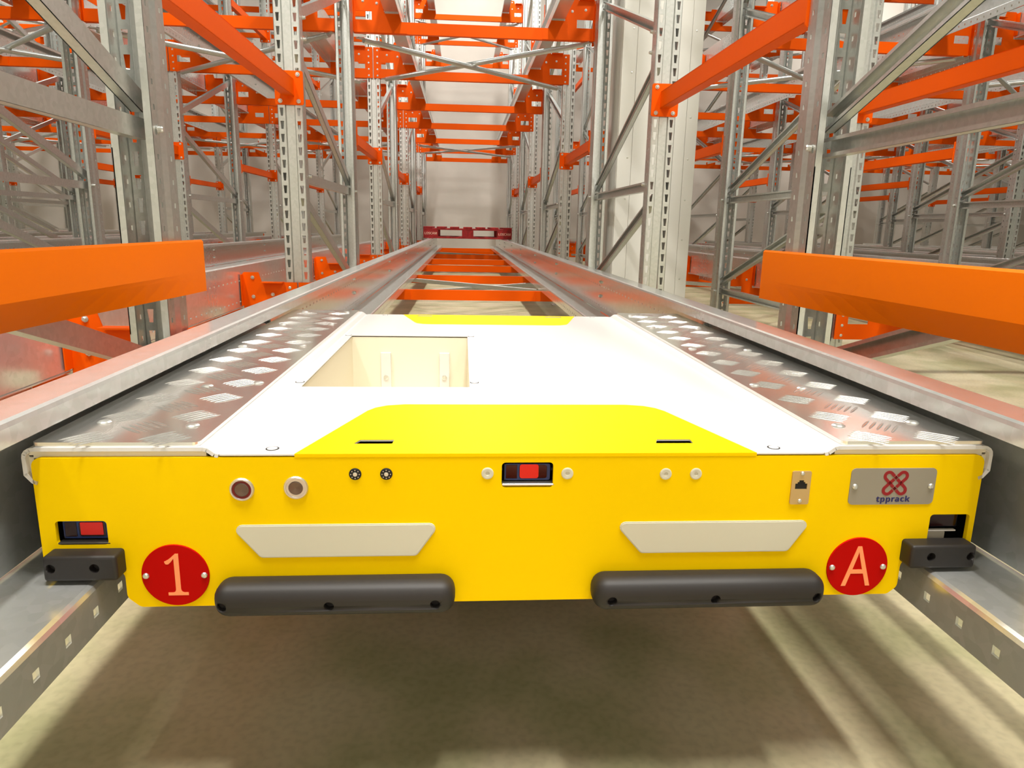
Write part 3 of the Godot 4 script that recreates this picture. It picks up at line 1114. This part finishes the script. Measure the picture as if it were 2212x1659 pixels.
func front_fittings(t: Node3D) -> void:
	var b: MB
	# two push buttons
	for q in [[-0.289, -0.0365, true], [-0.236, -0.035, false]]:
		b = MB.new()
		b.lathe(Vector3.ZERO, Vector3.BACK, [Vector2(0.0122, 0), Vector2(0.0122, 0.0012), Vector2(0.0112, 0.0026), Vector2(0.0098, 0.0026), Vector2(0.0094, 0.0016)], 28)
		var r := part("button_bezel", b.mesh(M["zinc"]), t, Vector3(q[0], q[1], 0))
		b = MB.new()
		b.lathe(Vector3.ZERO, Vector3.BACK, [Vector2(0.0095, 0.0004), Vector2(0.0095, 0.0018), Vector2(0.0072, 0.0018), Vector2(0.0070, 0.0012)], 28)
		part("button_ring", b.mesh(M["button red"] if q[2] else M["zinc"]), r, Vector3.ZERO, Basis.IDENTITY, "dark red ring" if q[2] else "")
		b = MB.new()
		b.lathe(Vector3.ZERO, Vector3.BACK, [Vector2(0.0071, 0.0), Vector2(0.0071, 0.0019), Vector2(0.0064, 0.0024), Vector2(0.0, 0.0018)], 28)
		part("button_cap", b.mesh(M["button metal"]), r)
	# two dark vented screws, four pale countersunk ones
	for x in [-0.177, -0.146]:
		b = MB.new()
		b.lathe(Vector3.ZERO, Vector3.BACK, [Vector2(0.0062, 0), Vector2(0.0062, 0.0008), Vector2(0.0052, 0.0014), Vector2(0.0024, 0.0014), Vector2(0.0022, 0.0006)], 20)
		var m := b.mesh(M["black"])
		b = MB.new()
		b.lathe(Vector3.ZERO, Vector3.BACK, [Vector2(0.0022, 0.0), Vector2(0.0022, 0.0017), Vector2(0, 0.0019)], 12)
		for k in 8:
			var a := TAU * k / 8
			b.lathe(Vector3(cos(a) * 0.0042, sin(a) * 0.0042, 0.0012), Vector3.BACK, [Vector2(0.0006, 0), Vector2(0.0006, 0.0005), Vector2(0, 0.0005)], 6)
		b.into(m, M["zinc"])
		part("vented_screw", m, t, Vector3(x, -0.021, 0))
	for q in [[-0.044, -0.021], [0.038, -0.0215], [0.141, -0.0225], [0.173, -0.0225]]:
		b = MB.new()
		b.lathe(Vector3.ZERO, Vector3.BACK, [Vector2(0.0063, 0), Vector2(0.0061, 0.0009), Vector2(0.0050, 0.0012), Vector2(0.0022, 0.0010), Vector2(0.0019, 0.0001), Vector2(0, 0.0001)], 20)
		part("screw", b.mesh(M["lens white"]), t, Vector3(q[0], q[1], 0))
	# three optical sensors behind their windows
	sensor(t, -0.003, -0.0225, -0.008, 0.050, 0.020, 0)
	sensor(t, -0.4475, -0.0815, -0.008, 0.047, 0.021, 1)
	sensor(t, 0.4575, -0.0805, -0.012, 0.042, 0.021, 2)
	for x in [-0.4475, 0.459]:
		b = MB.new()
		for e in [[-0.029, 0.0, 0.002, 0.046], [0.029, 0.0, 0.002, 0.046], [0.0, 0.022, 0.058, 0.002], [0.0, -0.022, 0.058, 0.002]]:
			b.box(Vector3(x + e[0], -0.084 + e[1], -0.033), Vector3(e[2], e[3], 0.055))
		b.box(Vector3(x, -0.084, -0.06), Vector3(0.058, 0.046, 0.002))
		part("sensor_housing", b.mesh(M["black"]), t)
	# network socket
	b = MB.new()
	var sock := PackedVector2Array()
	for q in [[0.2805, -0.0398], [0.2935, -0.0398], [0.2935, -0.0335], [0.2912, -0.0335], [0.2912, -0.0318], [0.2895, -0.0318], [0.2895, -0.0298], [0.2845, -0.0298], [0.2845, -0.0318], [0.2828, -0.0318], [0.2828, -0.0335], [0.2805, -0.0335]]:
		sock.append(Vector2(q[0], q[1]))
	b.plate(rect(0.2765, -0.0568, 0.297, -0.0198, 0.002), [sock], 0.0, 0.0016)
	var sp := part("socket_plate", b.mesh(M["port metal"]), t)
	b = MB.new()
	b.box(Vector3(0.287, -0.0348, -0.001), Vector3(0.0135, 0.0108, 0.003))
	part("socket_hole", b.mesh(M["black"]), sp)
	b = MB.new()
	b.lathe(Vector3.ZERO, Vector3.BACK, dome(0.0022, 0.0016), 12)
	var rivet := b.mesh(M["zinc"])
	for y in [-0.0222, -0.0528]:
		part("rivet", rivet, sp, Vector3(0.287, y, 0.0016))
	b = MB.new()
	b.lathe(Vector3.ZERO, Vector3.BACK, dome(0.0032, 0.0022), 14)
	rivet = b.mesh(M["zinc"])
	# maker's plate
	b = MB.new()
	b.plate(rect(0.341, -0.058, 0.4355, -0.0172, 0.005), [], 0.0, 0.001)
	var np := part("name_plate", b.mesh(M["brushed plate"]), t, Vector3.ZERO, Basis.IDENTITY, "grey metal plate with a red knot emblem")
	for x in [0.3462, 0.4305]:
		part("rivet", rivet, np, Vector3(x, -0.0375, 0.001))
	knot(np, 0.3905, -0.0338, 0.001)
	lettering("tpprack", "Droid Sans", true, M["logo blue"], np, 0.3905, -0.0525, 0.0011, 0.0375, 0.0088)
	# marker discs
	for q in [[-0.3605, -0.1285, 0.0335, "1", "Droid Serif", 0.0215, 0.046], [0.361, -0.1302, 0.0342, "A", "Droid Sans", 0.0325, 0.0465]]:
		b = MB.new()
		b.lathe(Vector3.ZERO, Vector3.BACK, [Vector2(q[2], 0), Vector2(q[2], 0.0012), Vector2(q[2] - 0.0004, 0.0016), Vector2(0, 0.0016)], 56)
		var d := part("marker_disc", b.mesh(M["disc red"]), t, Vector3(q[0], q[1], 0), Basis.IDENTITY, "dark red disc with a pale orange %s" % q[3])
		for s in [-0.0288, 0.0288]:
			part("rivet", rivet, d, Vector3(s, 0.0, 0.0016))
		lettering(q[3], q[4], false, M["letter orange"], d, 0.0 if q[3] == "A" else 0.001, 0.001, 0.0017, q[5], q[6])
	# two white light covers
	for e in [[[-0.304, -0.0745], [-0.0915, -0.0745], [-0.1165, -0.1103], [-0.2745, -0.1103]], [[0.0885, -0.0752], [0.3035, -0.0752], [0.28, -0.1106], [0.1195, -0.1106]]]:
		var ps := []
		for p in e:
			ps.append(Vector2(p[0], p[1]))
		b = MB.new()
		var ol := rounded(ps, 0.006, 5)
		b.plate(ol, [], -0.001, 0.0014)
		var ins := Geometry2D.offset_polygon(ol, -0.0012)[0]
		b.plate(ins, [], 0.0014, 0.0022)
		part("light_cover", b.mesh(M["lens white"]), t)
	# rubber bumpers, two long and two short, bored for their bolts
	for e in [[-0.318, -0.0765, [-0.308, -0.2025, -0.0965]], [0.0665, 0.3165, [0.0855, 0.1945, 0.304]]]:
		b = MB.new()
		b.rbox(Vector3((e[0] + e[1]) / 2, -0.1475, 0.011), Vector3(e[1] - e[0], 0.036, 0.038), 0.0155, 5)
		var bores := []
		for x in e[2]:
			bores.append([x, -0.1505, 0.045, 0.0052])
		bored("bumper", b, bores, M["rubber"], t, "long rounded black rubber bumper")
	for e in [[-0.4785, -0.4085, [-0.471, -0.4295]], [0.4085, 0.481, [0.4305, 0.475]]]:
		b = MB.new()
		b.rbox(Vector3((e[0] + e[1]) / 2, -0.1115, 0.008), Vector3(e[1] - e[0], 0.0265, 0.0225), 0.0035, 3)
		var bores := []
		for x in e[2]:
			bores.append([x, -0.1108, 0.036, 0.0048])
		bored("bumper", b, bores, M["rubber"], t, "short black rubber block bumper")


func sensor(t: Node3D, x: float, y: float, z: float, w: float, h: float, kind: int) -> void:
	var b := MB.new()
	b.box(Vector3(0, 0, -0.008), Vector3(w, h, 0.016), 0.0015)
	var s := part("sensor", b.mesh(M["navy"]), t, Vector3(x, y, z))
	if kind < 2:
		b = MB.new()
		b.plate(rect(-w / 2 + 0.002, -h / 2 + 0.0015, w / 2 - 0.001, h / 2 - 0.001, 0.002), [rect(-w / 2 + 0.0032, -h / 2 + 0.003, -w / 2 + 0.0150, h / 2 - 0.002, 0.0008), rect(-w / 2 + 0.0168, -h / 2 + 0.003, w / 2 - 0.004, h / 2 - 0.002, 0.003)], 0.0, 0.0006)
		part("sensor_frame", b.mesh(M["sensor blue"]), s)
		b = MB.new()
		b.box(Vector3(-w / 2 + 0.009, 0.0005, 0.0002), Vector3(0.011, h - 0.006, 0.0006))
		part("dark_window", b.mesh(M["dark lens"]), s)
		b = MB.new()
		b.box(Vector3(w / 2 - 0.0175, 0.0005, 0.0001), Vector3(0.026, h - 0.006, 0.0004))
		part("dark_window", b.mesh(M["dark lens"]), s)
		b = MB.new()
		if kind == 0:
			b.plate(rect(-w / 2 + 0.0175, -h / 2 + 0.0035, -w / 2 + 0.037, h / 2 - 0.0015, 0.0025), [], 0.0004, 0.0012)
		else:
			b.plate(rect(-w / 2 + 0.0185, -0.0055, w / 2 - 0.0065, h / 2 - 0.0025, 0.001), [], 0.0004, 0.0009)
		part("red_window", b.mesh(M["red lens"]), s, Vector3.ZERO, Basis.IDENTITY, "bright red window")
		b = MB.new()
		b.box(Vector3(0.001, -h / 2 - 0.0012, 0.002), Vector3(w + 0.004, 0.0022, 0.012), 0.0005)
		part("sensor_shelf", b.mesh(M["zinc"] if kind == 0 else M["dim steel"]), s)
	else:
		b = MB.new()
		b.plate(rect(-w / 2 + 0.003, -h / 2 + 0.002, w / 2 - 0.003, h / 2 - 0.002, 0.003), [], 0.0, 0.0006)
		part("dark_window", b.mesh(M["dark lens"]), s)
		b = MB.new()
		b.box(Vector3(-0.001, -h / 2 - 0.0015, 0.003), Vector3(w - 0.008, 0.0018, 0.005), 0.0006)
		part("sensor_shelf", b.mesh(M["white paint"]), s)
		b = MB.new()
		b.box(Vector3(-0.009, -h / 2 - 0.008, 0.006), Vector3(0.022, 0.012, 0.002))
		part("sensor_foot", b.mesh(M["brushed plate"]), s)


# the emblem: two crossed rings, each woven over and under the other
func knot(parent: Node, x: float, y: float, z: float) -> void:
	for ring in 2:
		var b := MB.new()
		var ang := PI / 4 if ring == 0 else -PI / 4
		var c := Vector2(cos(ang), sin(ang))
		var s := Vector2(-sin(ang), cos(ang))
		var R := 0.00435       # half gap between the ring's straight sides
		var Hh := 0.0112       # half length of the straight sides
		var w := 0.00165       # half width of the band
		var path := []
		var nrm := []
		var N := 12
		for i in N + 1:
			var a := -PI / 2 + PI * i / N
			path.append(Vector2(Hh + R * cos(a), R * sin(a)))
			nrm.append(Vector2(cos(a), sin(a)))
		for i in range(1, 80):
			path.append(Vector2(Hh - 2.0 * Hh * i / 80.0, R))
			nrm.append(Vector2(0, 1))
		for i in N + 1:
			var a := PI / 2 + PI * i / N
			path.append(Vector2(-Hh + R * cos(a), R * sin(a)))
			nrm.append(Vector2(cos(a), sin(a)))
		for i in range(1, 80):
			path.append(Vector2(-Hh + 2.0 * Hh * i / 80.0, -R))
			nrm.append(Vector2(0, -1))
		for i in path.size():
			var j := (i + 1) % path.size()
			var p: Vector2 = path[i]
			var q: Vector2 = path[j]
			var m := (p + q) / 2
			# passes under at two of its four crossings
			var under := absf(absf(absf(m.x) - R) - w - 0.0003) < 0.0003 and absf(absf(m.y) - R) < 0.0005 and (m.x * m.y > 0.0) == (ring == 0)
			if under:
				continue
			var a2: Vector2 = p + nrm[i] * w
			var b2: Vector2 = q + nrm[j] * w
			var c2: Vector2 = q - nrm[j] * w
			var d2: Vector2 = p - nrm[i] * w
			var P := []
			for e in [a2, b2, c2, d2]:
				var g: Vector2 = c * e.x + s * e.y
				P.append(Vector3(g.x, g.y, 0.0004))
			b.quad(P[0], P[1], P[2], P[3], Vector3.BACK)
			b.quad(P[0], P[1], P[1] - Vector3(0, 0, 0.0004), P[0] - Vector3(0, 0, 0.0004), Vector3(P[0].x, P[0].y, 0))
			b.quad(P[3], P[2], P[2] - Vector3(0, 0, 0.0004), P[3] - Vector3(0, 0, 0.0004), -Vector3(P[0].x, P[0].y, 0))
		part("emblem_ring", b.mesh(M["logo red"]), parent, Vector3(x, y, z))


# ------------------------------------------------------------------ the red pallet at the far end
func pallet() -> void:
	var P: Material = M["pallet red"]
	var t := thing("wooden_pallet", "red painted wooden pallet resting on the rails far down the lane", "pallet", Vector3(0.0, T + 0.0475, -9.1))
	var add := func(called: String, c: Vector3, s: Vector3) -> MeshInstance3D:
		var b := MB.new()
		b.box(Vector3.ZERO, s, 0.003)
		return part(called, b.mesh(P), t, c)
	for x in [-0.6 + 0.1, 0.0, 0.6 - 0.1]:
		var w := 0.2 if absf(x) > 0.1 else 0.155
		for z in [-0.073, -0.5, -0.927]:
			var bl = add.call("block", Vector3(x, 0.022 + 0.045, z), Vector3(w, 0.09, 0.145))
			if z > -0.1 and absf(x) > 0.1:
				lettering("LOSCAM", "Droid Sans", true, M["stencil"], bl, 0.0, 0.0, 0.0732, 0.165, 0.032)
	for z in [-0.073, -0.5, -0.927]:
		add.call("bottom_board", Vector3(0, 0.011, z), Vector3(1.2, 0.022, 0.145))
		add.call("stringer_board", Vector3(0, 0.123, z), Vector3(1.2, 0.022, 0.145))
	for i in 7:
		add.call("deck_board", Vector3(-0.54 + 0.18 * i, 0.145, -0.5), Vector3(0.12, 0.022, 1.0))


# ------------------------------------------------------------------ orange entry guides
func guides() -> void:
	for s in [-1.0, 1.0]:
		var t := thing("entry_guide", "wide folded orange steel pallet guide %s" % ("left of the yellow shuttle" if s < 0 else "right of the yellow shuttle"), "guide", Vector3(0, 0, 0))
		var b := MB.new()
		# stations along the guide: z, x of the face, top, crease, bottom, how far the lower fold leans out
		var st := []
		for i in 17:
			var f := i / 16.0
			var z := lerpf(-1.085, 0.12, f)
			var x := lerpf(0.690, 0.722, f)
			var open := smoothstep(0.0, 0.6, f)
			st.append([Vector3(s * (x + 0.018), T + 0.1735, z), Vector3(s * (x + 0.004), T + 0.1795, z), Vector3(s * x, T + 0.175, z), Vector3(s * (x - 0.001 * open), T + 0.105, z), Vector3(s * (x + 0.005 * open), T + 0.096, z), Vector3(s * (x + 0.03 * open), T + 0.058, z), Vector3(s * (x + 0.016 + 0.02 * open), T + 0.058, z)])
		var thick := 0.004
		for i in st.size() - 1:
			for k in st[0].size() - 1:
				var a: Vector3 = st[i][k]
				var c: Vector3 = st[i][k + 1]
				var d: Vector3 = st[i + 1][k]
				var e: Vector3 = st[i + 1][k + 1]
				var nn := (c - a).cross(d - a).normalized()
				var mid := (a + e) / 2
				if nn.dot(Vector3(s * 0.80, T + 0.115, mid.z) - mid) > 0:
					nn = -nn
				b.quad(a, c, e, d, nn)
				b.quad(a - nn * thick, c - nn * thick, e - nn * thick, d - nn * thick, -nn)
				if i == 0:
					b.quad(a, c, c - nn * thick, a - nn * thick, Vector3.FORWARD)
				if i == st.size() - 2:
					b.quad(d, e, e - nn * thick, d - nn * thick, Vector3.BACK)
		part("folded_sheet", b.mesh(M["guide orange"]), t)
		# hidden fixings that hold it against the frame
		for z in [-0.975, 0.05]:
			b = MB.new()
			b.box(Vector3(s * 0.736 if z > 0 else s * 0.704, T + 0.14, z), Vector3(0.024 if z > 0 else 0.013, 0.05, 0.05))
			part("mount", b.mesh(M["guide orange"]), t)
